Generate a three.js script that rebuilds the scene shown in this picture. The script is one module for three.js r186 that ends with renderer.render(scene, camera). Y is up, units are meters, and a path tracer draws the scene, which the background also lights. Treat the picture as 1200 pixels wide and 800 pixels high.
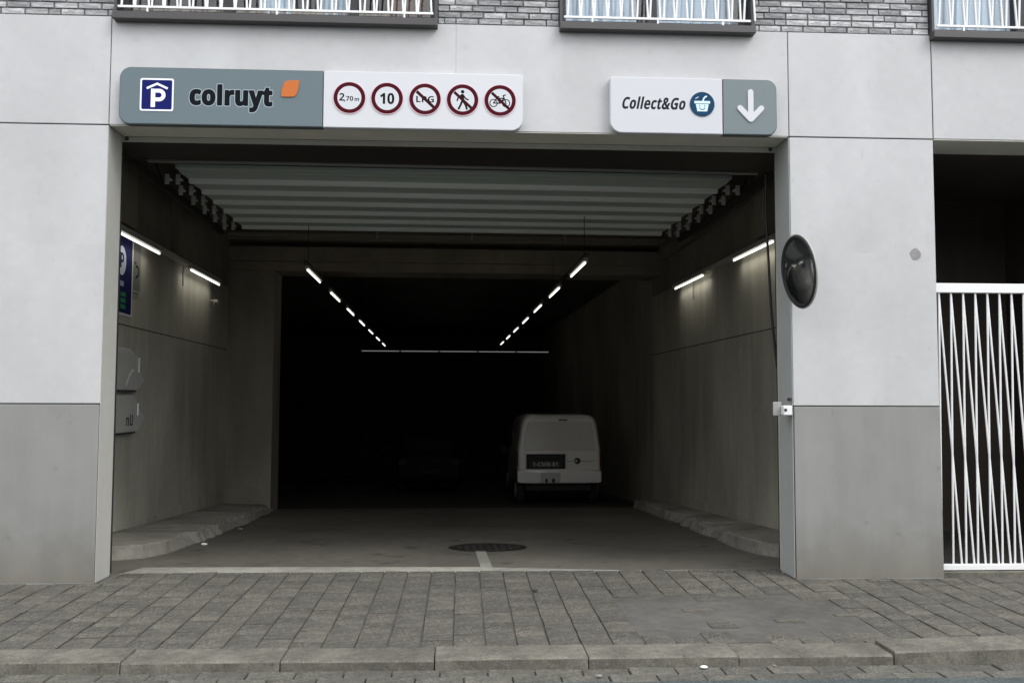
import * as THREE from 'three';
import { RoundedBoxGeometry } from 'three/addons/geometries/RoundedBoxGeometry.js';
import { mergeGeometries } from 'three/addons/utils/BufferGeometryUtils.js';
import { RectAreaLightUniformsLib } from 'three/addons/lights/RectAreaLightUniformsLib.js';

// ---------------------------------------------------------------- camera, sky, sun, exposure
const scene = new THREE.Scene();
const camera = new THREE.PerspectiveCamera(2 * Math.atan(400 / 1123.46) * 180 / Math.PI, 1024 / 682, 0.1, 600);
camera.rotation.order = 'YXZ';
camera.position.set(0, 1.6, 8.7213);
camera.rotation.set(0.06288, -0.05147, 0.00323);
camera.updateMatrixWorld(true);

const renderer = new THREE.WebGLRenderer({ antialias: true });
renderer.toneMapping = THREE.LinearToneMapping;
renderer.toneMappingExposure = 1.58;
renderer.shadowMap.enabled = true;
RectAreaLightUniformsLib.init();

const SUN_DIR = new THREE.Vector3(0.62, 0.86, 0.62).normalize();
{ // overcast sky: pale grey cloud, a little brighter round the veiled sun
  const W = 256, H = 128, d = new Float32Array(W * H * 4);
  for (let j = 0; j < H; j++) for (let i = 0; i < W; i++) {
    const up = ((j + 0.5) / H - 0.5) * Math.PI, a = ((i + 0.5) / W - 0.5) * 2 * Math.PI;
    const x = Math.cos(a) * Math.cos(up), y = Math.sin(up), z = Math.sin(a) * Math.cos(up);
    const c = Math.max(0, x * SUN_DIR.x + y * SUN_DIR.y + z * SUN_DIR.z);
    const cloud = 1 + 0.07 * Math.sin(3 * x + 5 * z + 2 * Math.sin(4 * y)) + 0.05 * Math.sin(9 * z - 7 * x + 5 * y);
    const v = (0.95 + 0.55 * Math.max(0, y) + 0.75 * Math.pow(c, 4)) * cloud * (y < 0 ? 0.35 : 1);
    const o = (j * W + i) * 4;
    d[o] = v * 0.965; d[o + 1] = v * 0.99; d[o + 2] = v * 1.03; d[o + 3] = 1;
  }
  const t = new THREE.DataTexture(d, W, H, THREE.RGBAFormat, THREE.FloatType);
  t.mapping = THREE.EquirectangularReflectionMapping; t.magFilter = THREE.LinearFilter; t.needsUpdate = true;
  scene.background = t; scene.environment = t;
}
const sun = new THREE.DirectionalLight(new THREE.Color(1, 0.97, 0.93), 0.7);
sun.position.copy(SUN_DIR).multiplyScalar(40);
sun.castShadow = true; sun.shadow.radius = 45;
Object.assign(sun.shadow.camera, { left: -14, right: 14, top: 14, bottom: -14, near: 1, far: 90 });
sun.shadow.mapSize.set(2048, 2048);
scene.add(sun, sun.target);

// ---------------------------------------------------------------- helpers
function mulberry(a) { return () => { a = (a + 0x6d2b79f5) | 0; let t = Math.imul(a ^ (a >>> 15), 1 | a); t = (t + Math.imul(t ^ (t >>> 7), 61 | t)) ^ t; return ((t ^ (t >>> 14)) >>> 0) / 4294967296; }; }
const rnd = mulberry(7);
const rr = (a, b) => a + (b - a) * rnd();
const used = new Map();
function numbered(name) { const n = used.get(name) ?? 0; used.set(name, n + 1); return n ? name + '_' + String(n).padStart(3, '0') : name; }
function tag(o, label, category, group) { o.userData.label = label; o.userData.category = category; if (group) o.userData.group = group; return o; }
function thing(name, label, category, [x, y, z] = [0, 0, 0], turn = 0, group) {
  const o = new THREE.Group(); o.name = numbered(name); o.position.set(x, y, z); o.rotation.y = turn; scene.add(o);
  return tag(o, label, category, group);
}
function part(parent, name, geo, mat, label) {
  const g = Array.isArray(geo) ? (geo.length > 1 ? mergeGeometries(geo.map(flat)) : geo[0]) : geo;
  const m = new THREE.Mesh(g, mat); m.name = name; m.castShadow = m.receiveShadow = true; parent.add(m);
  if (label) m.userData.label = label;
  return m;
}
function struct(name, geo, mat, parent = scene) {
  const m = part(parent, parent === scene ? numbered(name) : name, geo, mat);
  if (parent === scene) m.userData.kind = 'structure';
  return m;
}
function flat(g) { const q = g.index ? g.toNonIndexed() : g; for (const k of Object.keys(q.attributes)) if (!['position', 'normal', 'uv'].includes(k)) q.deleteAttribute(k); return q; }
function metric(g, s = 1, du = 0, dv = 0) { // uv in metres from the dominant side of each face
  const p = g.attributes.position, n = g.attributes.normal, uv = new Float32Array(p.count * 2);
  for (let i = 0; i < p.count; i++) {
    const ax = Math.abs(n.getX(i)), ay = Math.abs(n.getY(i)), az = Math.abs(n.getZ(i));
    let u, v;
    if (ay >= ax && ay >= az) { u = p.getX(i); v = p.getZ(i); } else if (ax >= az) { u = p.getZ(i); v = p.getY(i); } else { u = p.getX(i); v = p.getY(i); }
    uv[2 * i] = u * s + du; uv[2 * i + 1] = v * s + dv;
  }
  g.setAttribute('uv', new THREE.BufferAttribute(uv, 2)); return g;
}
// box given by its limits, optionally with rounded edges
function lim(x0, x1, y0, y1, z0, z1, r = 0, s = 1) {
  const w = x1 - x0, h = y1 - y0, d = z1 - z0;
  const g = r ? new RoundedBoxGeometry(w, h, d, 1, r) : new THREE.BoxGeometry(w, h, d);
  g.translate((x0 + x1) / 2, (y0 + y1) / 2, (z0 + z1) / 2); return metric(g, s);
}
function bar(a, b, r, sides = 8, r2 = r) {
  const A = new THREE.Vector3(...a), B = new THREE.Vector3(...b), L = A.distanceTo(B);
  const g = new THREE.CylinderGeometry(r2, r, L, sides);
  g.applyQuaternion(new THREE.Quaternion().setFromUnitVectors(new THREE.Vector3(0, 1, 0), B.clone().sub(A).normalize()));
  const m = A.add(B).multiplyScalar(0.5); g.translate(m.x, m.y, m.z); return g;
}
function roundRect(x0, y0, x1, y1, [tl, tr, br, bl]) {
  const s = new THREE.Shape();
  s.moveTo(x0 + bl, y0); s.lineTo(x1 - br, y0); if (br) s.absarc(x1 - br, y0 + br, br, -Math.PI / 2, 0);
  s.lineTo(x1, y1 - tr); if (tr) s.absarc(x1 - tr, y1 - tr, tr, 0, Math.PI / 2);
  s.lineTo(x0 + tl, y1); if (tl) s.absarc(x0 + tl, y1 - tl, tl, Math.PI / 2, Math.PI);
  s.lineTo(x0, y0 + bl); if (bl) s.absarc(x0 + bl, y0 + bl, bl, Math.PI, 1.5 * Math.PI);
  return s;
}
function slab(shape, depth, bevel = 0.004) { // extruded from z = 0 towards the viewer
  const g = new THREE.ExtrudeGeometry(shape, { depth: depth - bevel, bevelEnabled: bevel > 0, bevelSize: bevel, bevelOffset: -bevel, bevelThickness: bevel, bevelSegments: 1, curveSegments: 10 });
  return g;
}
function faceSheet(shape, z) { // flat printed sheet, uv 0..1 over its own bounds
  const g = new THREE.ShapeGeometry(shape, 12); g.computeBoundingBox();
  const b = g.boundingBox, p = g.attributes.position, uv = g.attributes.uv;
  for (let i = 0; i < p.count; i++) uv.setXY(i, (p.getX(i) - b.min.x) / (b.max.x - b.min.x), (p.getY(i) - b.min.y) / (b.max.y - b.min.y));
  g.translate(0, 0, z); return g;
}

// ---------------------------------------------------------------- textures
function noiseGrid(n, seed) { const r = mulberry(seed), a = new Float32Array(n * n); for (let i = 0; i < n * n; i++) a[i] = r(); return a; }
function tileNoise(seed) {
  const g = noiseGrid(256, seed);
  return (x, y, period) => { // x, y in cells, wraps every `period` cells
    const xi = Math.floor(x), yi = Math.floor(y), fx = x - xi, fy = y - yi, sx = fx * fx * (3 - 2 * fx), sy = fy * fy * (3 - 2 * fy);
    const at = (i, j) => g[(((j % period) + period) % period) * 256 + (((i % period) + period) % period)];
    return (at(xi, yi) * (1 - sx) + at(xi + 1, yi) * sx) * (1 - sy) + (at(xi, yi + 1) * (1 - sx) + at(xi + 1, yi + 1) * sx) * sy;
  };
}
function makeTex(size, fn, repeat = 1, srgb = true, h = size) {
  const d = new Uint8Array(size * h * 4);
  for (let j = 0; j < h; j++) for (let i = 0; i < size; i++) {
    const c = fn(i / size, j / h, i, j), o = (j * size + i) * 4;
    const [r, g, b] = Array.isArray(c) ? c : [c, c, c];
    d[o] = Math.max(0, Math.min(255, r * 255)); d[o + 1] = Math.max(0, Math.min(255, g * 255)); d[o + 2] = Math.max(0, Math.min(255, b * 255)); d[o + 3] = 255;
  }
  const t = new THREE.DataTexture(d, size, h); t.wrapS = t.wrapT = THREE.RepeatWrapping; t.magFilter = THREE.LinearFilter;
  if (srgb) t.colorSpace = THREE.SRGBColorSpace;
  t.repeat.set(repeat, repeat); t.needsUpdate = true; return t;
}
const N1 = tileNoise(11), N2 = tileNoise(23), N3 = tileNoise(37);
const fbm = (N, u, v, base, oct) => { let s = 0, a = 0.5, w = 0; for (let k = 0, p = base; k < oct; k++, p *= 2, a *= 0.55) { s += a * N(u * p, v * p, p); w += a; } return s / w; };
// concrete: cloudy stains and pores (covers 2 m)
const concreteTex = makeTex(512, (u, v) => {
  const a = fbm(N1, u, v, 4, 6), b = fbm(N2, u, v, 32, 3), c = N3(u * 128, v * 128, 128);
  let k = 0.80 + 0.30 * (a - 0.5) + 0.16 * (b - 0.5) + (c > 0.93 ? -0.12 : 0); return [k, k * 0.995, k * 0.98];
}, 0.5);
const smoothTex = makeTex(512, (u, v) => { // smooth cast panels (covers 3 m)
  const a = fbm(N2, u, v, 3, 5), b = fbm(N1, u, v, 48, 2), st = fbm(N3, u, v * 0.25, 8, 3);
  const k = 0.925 + 0.075 * (a - 0.5) + 0.03 * (b - 0.5) + 0.06 * (st - 0.5) - Math.max(0, N3(u * 40, v * 40, 40) - 0.93) * 0.5; return [k, k, k * 1.004];
}, 1 / 3);
const plinthTex = makeTex(512, (u, v) => { // 1.6 m high: rain streaks, splash dirt at the foot
  const a = fbm(N1, u, v, 4, 5), st = fbm(N2, u, v * 0.12, 12, 4), e = fbm(N3, u, v, 8, 4);
  const foot = Math.max(0, 1 - v / (0.16 + 0.3 * e)), blot = Math.max(0, fbm(N2, u + 0.3, v, 16, 3) - 0.78) * 0.5;
  const k = 0.86 + 0.09 * (a - 0.5) + 0.06 * (st - 0.5) - 0.14 * foot - blot;
  return [k * (1 + 0.02 * foot), k * 0.998, k * (0.985 - 0.05 * foot)];
}, 1 / 1.6);
const paverTex = makeTex(512, (u, v) => { // weathered concrete with exposed grit (covers 1.25 m)
  const a = fbm(N1, u, v, 5, 5), c = N2(u * 160, v * 160, 160), c2 = N3(u * 90, v * 90, 90), m = fbm(N3, u, v, 7, 3), d = fbm(N2, u + 0.4, v, 36, 2);
  const grit = Math.max(0, (m - 0.5) * 4);
  let k = 0.72 + 0.30 * (a - 0.5) + 0.16 * (d - 0.5) + 0.12 * (c - 0.5); if (c2 > 0.66) k += 0.16 * Math.min(1, 0.3 + grit); if (c < 0.12) k -= 0.16; if (c > 0.88) k += 0.14 * Math.min(1, 0.2 + grit);
  return [k, k * 0.985, k * 0.955];
}, 0.8);
const kerbTex = makeTex(512, (u, v) => { // cast kerb: stains, fine grit, dark spots (covers 1 m)
  const a = fbm(N3, u, v, 4, 5), c = N1(u * 120, v * 120, 120), d = fbm(N2, u + 0.2, v, 24, 3), e = N3(u * 60, v * 60, 60);
  let k = 0.76 + 0.3 * (a - 0.5) + 0.14 * (c - 0.5) + 0.18 * (d - 0.5); if (e > 0.93) k -= 0.16; if (c > 0.93) k += 0.1; return [k, k * 0.985, k * 0.95];
}, 1);
const asphaltTex = makeTex(512, (u, v) => { const c = N1(u * 256, v * 256, 256), c2 = N2(u * 128, v * 128, 128), a = fbm(N3, u, v, 4, 4); const k = 0.7 + 0.3 * (c - 0.5) + 0.25 * (c2 - 0.5) + 0.2 * (a - 0.5); return [k * 0.97, k, k]; }, 0.8);
const floorTex = makeTex(1024, (u, v) => { // garage floor: tyre-polished concrete with drips
  const a = fbm(N2, u, v, 5, 6), b = fbm(N1, u, v, 64, 2), lane = 0.5 + 0.5 * Math.cos((u * 3 + 0.15 * fbm(N3, u, v, 3, 2)) * Math.PI * 2), sp = fbm(N3, u + 0.5, v, 24, 3);
  let k = 0.80 + 0.26 * (a - 0.5) + 0.12 * (b - 0.5) - 0.05 * lane; if (sp > 0.7) k -= (sp - 0.7) * 1.4; return [k, k * 0.985, k * 0.95];
}, 1 / 6);
const brickTex = makeTex(512, (u, v) => { // streaky hand-pressed brick skin
  const a = fbm(N1, u, v * 2, 8, 5), s = fbm(N2, u * 0.5, v * 2, 16, 4), c = N3(u * 128, v * 128, 128);
  const k = 0.82 + 0.36 * (a - 0.5) + 0.3 * (s - 0.5) + 0.1 * (c - 0.5); return [k, k, k * 1.01];
}, 2.2);
const wallTex = makeTex(512, (u, v) => { // painted inner wall with scuffs and runs (covers 4 m)
  const a = fbm(N3, u, v, 3, 6), r = fbm(N1, u, v * 0.15, 16, 3), b = fbm(N2, u, v, 64, 2);
  const k = 0.84 + 0.2 * (a - 0.5) + 0.16 * (r - 0.5) + 0.05 * (b - 0.5); return [k, k * 0.99, k * 0.95];
}, 0.25);

// ---------------------------------------------------------------- materials
const lin = (r, g, b) => new THREE.Color().setRGB(r, g, b);
function std(color, rough = 0.85, o = {}) { return new THREE.MeshStandardMaterial({ color: Array.isArray(color) ? lin(...color) : color, roughness: rough, ...o }); }
const M = {
  panel: std([0.592, 0.592, 0.588], 0.75, { map: smoothTex, bumpMap: smoothTex, bumpScale: 0.002 }),
  plinth: std([0.345, 0.345, 0.338], 0.85, { map: plinthTex, bumpMap: concreteTex, bumpScale: 0.001 }),
  creamLining: std([0.56, 0.55, 0.5], 0.7, { map: smoothTex }),
  steelLining: std([0.55, 0.58, 0.555], 0.5, { map: smoothTex, metalness: 0.15 }),
  soffit: std([0.74, 0.72, 0.64], 0.7, { map: smoothTex }),
  joint: std([0.03, 0.03, 0.03], 0.95),
  mortar: std([0.34, 0.34, 0.34], 0.95, { map: concreteTex }),
  darkFrame: std([0.055, 0.055, 0.058], 0.45, { metalness: 0.3 }),
  sill: std([0.07, 0.065, 0.065], 0.5, { metalness: 0.3 }),
  white: std([0.78, 0.78, 0.77], 0.45),
  glass: new THREE.MeshPhysicalMaterial({ color: 0xffffff, roughness: 0.03, transmission: 1, thickness: 0, ior: 1.5 }),
  blueReflection: std([0.5, 0.62, 0.72], 0.9), brownCurtain: std([0.14, 0.08, 0.06], 0.9), roomDark: std([0.03, 0.035, 0.045], 0.9),  // pale blue stands for sky reflected in the upstairs panes
  signGrey: std([0.14, 0.175, 0.185], 0.45), signWhite: std([0.58, 0.585, 0.605], 0.4), signEdge: std([0.1, 0.115, 0.12], 0.5),
  orange: std([0.52, 0.14, 0.03], 0.85), black: std([0.012, 0.012, 0.013], 0.6), rubber: std([0.02, 0.02, 0.02], 0.8),
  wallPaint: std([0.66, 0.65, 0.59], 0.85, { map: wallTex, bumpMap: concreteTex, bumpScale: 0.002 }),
  wallUpper: std([0.36, 0.32, 0.28], 0.9, { map: wallTex }),  // darker than wallPaint: lack of lamp light above the rail put into colour
  brownBeam: std([0.42, 0.375, 0.33], 0.85, { map: wallTex }),
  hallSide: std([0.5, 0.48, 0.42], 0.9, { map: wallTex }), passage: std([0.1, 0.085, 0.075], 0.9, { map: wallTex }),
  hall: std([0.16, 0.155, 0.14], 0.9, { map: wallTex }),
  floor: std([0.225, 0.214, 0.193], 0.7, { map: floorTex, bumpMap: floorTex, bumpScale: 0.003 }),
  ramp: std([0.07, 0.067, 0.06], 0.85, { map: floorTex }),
  kerbIn: std([0.38, 0.365, 0.325], 0.9, { map: concreteTex, bumpMap: concreteTex, bumpScale: 0.008 }),
  threshold: std([0.44, 0.43, 0.38], 0.75, { map: concreteTex }),
  doorPanel: std([0.44, 0.5, 0.47], 0.5), doorRib: std([0.88, 0.9, 0.88], 0.6), steel: std([0.4, 0.4, 0.39], 0.45, { metalness: 0.6 }),
  darkSteel: std([0.05, 0.045, 0.04], 0.6, { metalness: 0.3 }), tray: std([0.62, 0.6, 0.55], 0.5, { metalness: 0.3 }),
  hingeGrey: std([0.6, 0.62, 0.6], 0.6), pier: std([0.4, 0.38, 0.33], 0.85, { map: wallTex, bumpMap: concreteTex, bumpScale: 0.002 }),
  housing: std([0.4, 0.39, 0.36], 0.5), tube: std([0.9, 0.9, 0.88], 0.5, { emissive: lin(1, 0.985, 0.93), emissiveIntensity: 1.35 }),
  farTube: std([0.6, 0.6, 0.6], 0.5, { emissive: lin(1, 0.96, 0.95), emissiveIntensity: 0.14 }),
  iron: std([0.035, 0.033, 0.03], 0.6, { metalness: 0.5, bumpMap: concreteTex, bumpScale: 0.003 }),
  kerbStone: std([0.225, 0.217, 0.193], 0.88, { map: kerbTex, bumpMap: paverTex, bumpScale: 0.0015 }),
  kerbStoneDark: std([0.2, 0.193, 0.171], 0.88, { map: kerbTex, bumpMap: paverTex, bumpScale: 0.0015 }),
  gutter: [[0.165, 0.16, 0.142], [0.19, 0.185, 0.165], [0.145, 0.14, 0.126]].map((c) => std(c, 0.88, { map: paverTex, bumpMap: paverTex, bumpScale: 0.004 })),
  bedding: std([0.115, 0.11, 0.096], 1), patch: std([0.132, 0.125, 0.113], 0.92, { map: concreteTex, bumpMap: paverTex, bumpScale: 0.002 }),
  asphalt: std([0.135, 0.152, 0.15], 0.9, { map: asphaltTex, bumpMap: asphaltTex, bumpScale: 0.006 }),
  pavers: [[0.168, 0.161, 0.142], [0.16, 0.153, 0.136], [0.178, 0.17, 0.149], [0.164, 0.157, 0.139], [0.194, 0.184, 0.16], [0.153, 0.147, 0.132]].map((c) => std(c, 0.92, { map: paverTex, bumpMap: paverTex, bumpScale: 0.004 })),
  bricks: [[0.54, 0.54, 0.54], [0.47, 0.47, 0.47], [0.62, 0.62, 0.61], [0.38, 0.38, 0.38], [0.5, 0.495, 0.485], [0.7, 0.7, 0.69]].map((c) => std(c, 0.9, { map: brickTex, bumpMap: brickTex, bumpScale: 0.006 })),
};

// ---------------------------------------------------------------- ground outside
struct('ground', metric(new THREE.PlaneGeometry(400, 200).rotateX(-Math.PI / 2).translate(0, -0.13, 102.81)), M.asphalt);
struct('road', metric(new THREE.PlaneGeometry(120, 15.2, 1, 1).rotateX(-Math.PI / 2).translate(0, -0.098, 2.8 + 7.6)), M.asphalt);
struct('far_pavement', lim(-60, 60, -0.12, 0.02, 18.0, 20.29, 0.02), M.kerbStone);

// pavement: bed, pavers, a smooth repaired patch
const FALL = 0.0233, PAVE_END = 2.13;
const pavement = struct('pavement', lim(-30, 30, -0.2, -0.014, 0.0, PAVE_END), M.bedding);
pavement.rotation.x = FALL;
part(pavement, 'bed', lim(-3.21, 3.03, -0.19, -0.0145, -0.44, 0), M.bedding);
{
  const W = 0.22, L = 0.30, list = [], far = [];
  const variants = [0, 1, 2, 3].map((k) => metric(new RoundedBoxGeometry(W - 0.010, 0.06, L - 0.005, 1, 0.005), 1, k * 0.37, k * 0.21));
  const cut = new Map();
  const geoFor = (w, l, k) => { const key = w.toFixed(3) + l.toFixed(3) + k; if (!cut.has(key)) cut.set(key, metric(new RoundedBoxGeometry(w - 0.010, 0.06, l - 0.005, 1, 0.005), 1, k * 0.37, k * 0.21)); return cut.get(key); };
  for (let c = -34; c < 46; c++) {
    const x = c * W + 0.055, inOpening = x > -3.1 && x < 2.92, z0 = inOpening ? -0.43 : 0.014;
    let z = z0, first = L * [0.5, 1, 0.72, 0.33][((c * 7) % 4 + 4) % 4];
    while (z < PAVE_END - 0.02) {
      let l = z === z0 ? first : L; if (z + l > PAVE_END - 0.09) l = PAVE_END - z;
      const cz = z + l / 2;
      const inPatch = x > 1.33 + 0.02 * (cz > 1.3) && x < 3.1 && cz > 0.72 && cz < 1.86 + 0.1 * Math.sin(c * 2.3);
      if (!inPatch) list.push([x, cz, l]);
      z += l;
    }
  }
  list.forEach(([x, z, l], i) => {
    const k = Math.floor(rnd() * 4), g = Math.abs(l - L) < 1e-6 ? variants[k] : geoFor(W, Math.round(l * 200) / 200, k);
    let tone = Math.floor(rnd() * 6); if (x < -1.6 && z < 0.9 && rnd() < 0.4) tone = 4; if (x > 2 && z < 0.6 && rnd() < 0.5) tone = 4;
    const y = -0.03 + rr(-0.004, 0.003), tilt = [rr(-0.012, 0.012), rr(-0.012, 0.012)];
    const shown = x > -4.05 && x < 5.1 && !(x < -3.0 - (z * -0.55) && false);
    if (shown && i >= 0 && x > -3.6 + 0.0 * z && x < 4.75) list[i].push(1);
    list[i].push(g, tone, y, tilt);
  });
  let n = 0;
  for (const it of list.slice().sort((a, b) => Math.abs(a[0] - 0.5) - Math.abs(b[0] - 0.5))) {
    const [x, z] = it, [g, tone, y, tilt] = it.slice(-4);
    if (n < 300) {
      const m = part(pavement, 'paver', g, M.pavers[tone]); m.position.set(x + rr(-0.003, 0.003), y, z); m.rotation.set(tilt[0], rr(-0.012, 0.012), tilt[1]); n++;
    } else { const q = g.clone(); q.rotateX(tilt[0]); q.translate(x, y, z); far.push(q); }
  }
  const m = part(pavement, 'paver', far, M.pavers[0]); m.userData.kind = 'stuff';
  // smooth mortar patch with a ragged outline
  const s = new THREE.Shape(), pts = [];
  const ring = [[1.262, 0.55], [2.2, 0.55], [3.08, 0.55], [3.06, 1.3], [3.06, 2.05], [2.2, 2.06], [1.8, 2.05], [1.266, 2.05], [1.262, 1.3]];
  ring.forEach(([a, b], i) => { const [c, d] = ring[(i + 1) % ring.length]; for (let t = 0; t < 5; t++) pts.push([a + (c - a) * t / 5 + rr(-0.003, 0.003), b + (d - b) * t / 5 + rr(-0.003, 0.003)]); });
  pts.forEach(([a, b], i) => (i ? s.lineTo(a, -b) : s.moveTo(a, -b)));
  const pg = new THREE.ExtrudeGeometry(s, { depth: 0.03, bevelEnabled: true, bevelSize: 0.006, bevelThickness: 0.004, bevelSegments: 1 }).rotateX(-Math.PI / 2).translate(0, -0.0385, 0);
  const patch = part(pavement, 'mortar_patch', metric(pg), M.patch, 'smooth grey mortar patch between the pavers');
  // a few pavers showing through the patch
  for (const [x, z, w, l, t] of [[1.86, 1.16, 0.24, 0.1, 4], [2.47, 1.5, 0.21, 0.09, 2], [1.93, 1.62, 0.2, 0.16, 1], [2.98, 1.35, 0.2, 0.08, 4]]) {
    const m2 = part(pavement, 'paver', metric(new RoundedBoxGeometry(w, 0.03, l, 1, 0.004)), M.pavers[t]); m2.position.set(x, -0.0125, z);
  }
}
// kerb stones and gutter stones
const kerb = new THREE.Group(); kerb.name = 'kerb'; kerb.userData.kind = 'structure'; scene.add(kerb);
{
  const xs = [-8.1, -7.12, -6.1, -5.12, -4.14, -3.13, -2.135, -1.14, -0.162, 0.832, 1.816, 2.847, 3.84, 4.85, 5.84, 6.85, 7.85];
  for (let i = 0; i + 1 < xs.length; i++) {
    const w = xs[i + 1] - xs[i] - 0.014, up = i <= 4 ? 0.03 : i === 5 ? 0.012 : i === 11 ? 0.018 : i >= 12 ? 0.04 : 0;
    const s = new THREE.Shape(); // profile: top slopes down a little, rounded nose
    s.moveTo(0, -0.16); s.lineTo(0, 0); s.lineTo(0.284, -0.003); s.lineTo(0.298, -0.013); s.lineTo(0.304, -0.16); s.closePath();
    const g = new THREE.ExtrudeGeometry(s, { depth: w, bevelEnabled: true, bevelSize: 0.004, bevelThickness: 0.004, bevelSegments: 1 });
    g.rotateY(-Math.PI / 2); g.translate(w, 0, 0);
    metric(g, 1, i * 0.31, i * 0.17);
    const m = part(kerb, 'kerb_stone', g, i % 3 === 1 ? M.kerbStoneDark : M.kerbStone);
    m.position.set(xs[i], -0.046 + up + rr(-0.004, 0.004), 2.155 + rr(-0.006, 0.006)); m.rotation.set(0, rr(-0.006, 0.006), i === 11 ? 0.02 : rr(-0.004, 0.004));
  }
  const gutter = struct('gutter', lim(-30, 30, -0.2, -0.122, 2.45, 2.83), M.bedding);
  const gv = [0, 1, 2].map((k) => metric(new RoundedBoxGeometry(0.293, 0.06, 0.162, 1, 0.008), 1, k * 0.4, k * 0.3));
  for (let row = 0; row < 2; row++) for (let k = -16; k < 21; k++) {
    const m = part(gutter, 'gutter_stone', gv[(k + 40 + row) % 3], M.gutter[Math.floor(rnd() * 3)]);
    m.position.set(k * 0.3 + (row ? 0.17 : 0.02), -0.133 + rr(-0.004, 0.004) + (row ? 0.003 : 0), 2.572 + row * 0.168); m.rotation.set(rr(-0.015, 0.015), rr(-0.006, 0.006), rr(-0.008, 0.008));
  }
}

// ---------------------------------------------------------------- the building front
const building = thing('apartment_building', 'apartment building with white concrete panels, grey plinths and grey brick above the garage entrance', 'building');
const P = (x0, x1, y0, y1, mat = M.panel, z0 = -0.36, name = 'facade_panel') => part(building, name, lim(x0, x1, y0, y1, z0, 0, 0.006), mat);
// upper band
P(-9.2, -5.21, 4.098, 5.098); P(-5.2, -3.222, 4.098, 5.098); for (const [a, b] of [[-3.214, -0.0805], [-0.0795, 3.047]]) part(building, 'facade_panel', lim(a, b, 4.098, 5.098, -0.36, 0, 0.002), M.panel); P(3.055, 4.437, 4.098, 5.098); P(4.446, 7.1, 4.098, 5.098); P(7.11, 11, 4.098, 5.098);
// pillars
P(-9.2, -6.2, 1.574, 4.088); P(-6.19, -3.222, 1.574, 4.088); P(3.055, 4.437, 1.574, 4.088); P(7.0, 11, 1.574, 4.088);
for (const [a, b] of [[-9.2, -6.2], [-6.19, -3.228], [3.061, 4.443], [7.0, 11]]) P(a, b, -0.1, 1.565, M.plinth, -0.36, 'plinth_panel');
// dark backing inside the open joints
part(building, 'joint_backing', [lim(-9.2, -3.24, 0, 5.09, -0.352, -0.012), lim(-3.24, 3.07, 4.11, 5.09, -0.352, -0.012), lim(3.07, 4.425, 0, 5.09, -0.352, -0.012), lim(4.425, 7.02, 4.11, 5.09, -0.352, -0.012), lim(7.02, 11, 0, 5.09, -0.352, -0.012)], M.joint);
// linings of the opening
part(building, 'jamb_lining', lim(-3.2225, -3.2185, 0.0, 4.085, -0.345, -0.004), M.creamLining, 'cream lining of the left jamb');
part(building, 'jamb_lining', lim(3.046, 3.05, 0.0, 4.085, -0.37, -0.004), M.steelLining, 'grey green lining of the right jamb');
part(building, 'soffit_lining', lim(-3.21, 3.04, 4.088, 4.095, -0.36, -0.006), M.soffit);
part(building, 'door_frame', [lim(-3.25, 3.06, 4.042, 4.0865, -0.40, -0.362, 0.004), lim(-3.256, -3.226, 0.01, 4.04, -0.372, -0.347), lim(3.046, 3.066, 0.01, 4.04, -0.41, -0.372)], M.creamLining);
for (const [a, b] of [[-3.262, -3.238], [3.05, 3.07]]) part(building, 'door_seal', lim(a, b, 0.01, 4.04, -0.45, -0.4115), M.rubber);
for (const x of [2.99, -3.18]) part(building, 'fixing_hole', new THREE.CylinderGeometry(0.02, 0.02, 0.004, 12).rotateX(Math.PI / 2).translate(x, 4.066, -0.36), M.darkFrame);
part(building, 'soffit_lining', lim(4.446, 7.0, 4.088, 4.095, -0.5, -0.006), M.soffit);
part(building, 'gate_sill', lim(4.446, 7.0, -0.1, 0.045, -0.36, -0.03, 0.008), M.kerbStone);
// patched marks on the right pillar
for (const [x, y, r] of [[4.24, 3.0, 0.052]]) {
  const s = new THREE.Shape(); for (let i = 0; i < 14; i++) { const a = i / 14 * 6.283, q = r * (0.75 + 0.35 * rnd()); i ? s.lineTo(x + q * Math.cos(a), y + q * 1.15 * Math.sin(a)) : s.moveTo(x + q * Math.cos(a), y + q * 1.15 * Math.sin(a)); }
  part(building, 'filler_spot', new THREE.ShapeGeometry(s).translate(0, 0, 0.003), std([0.4, 0.4, 0.4], 0.9, { map: concreteTex }));
}
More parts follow.
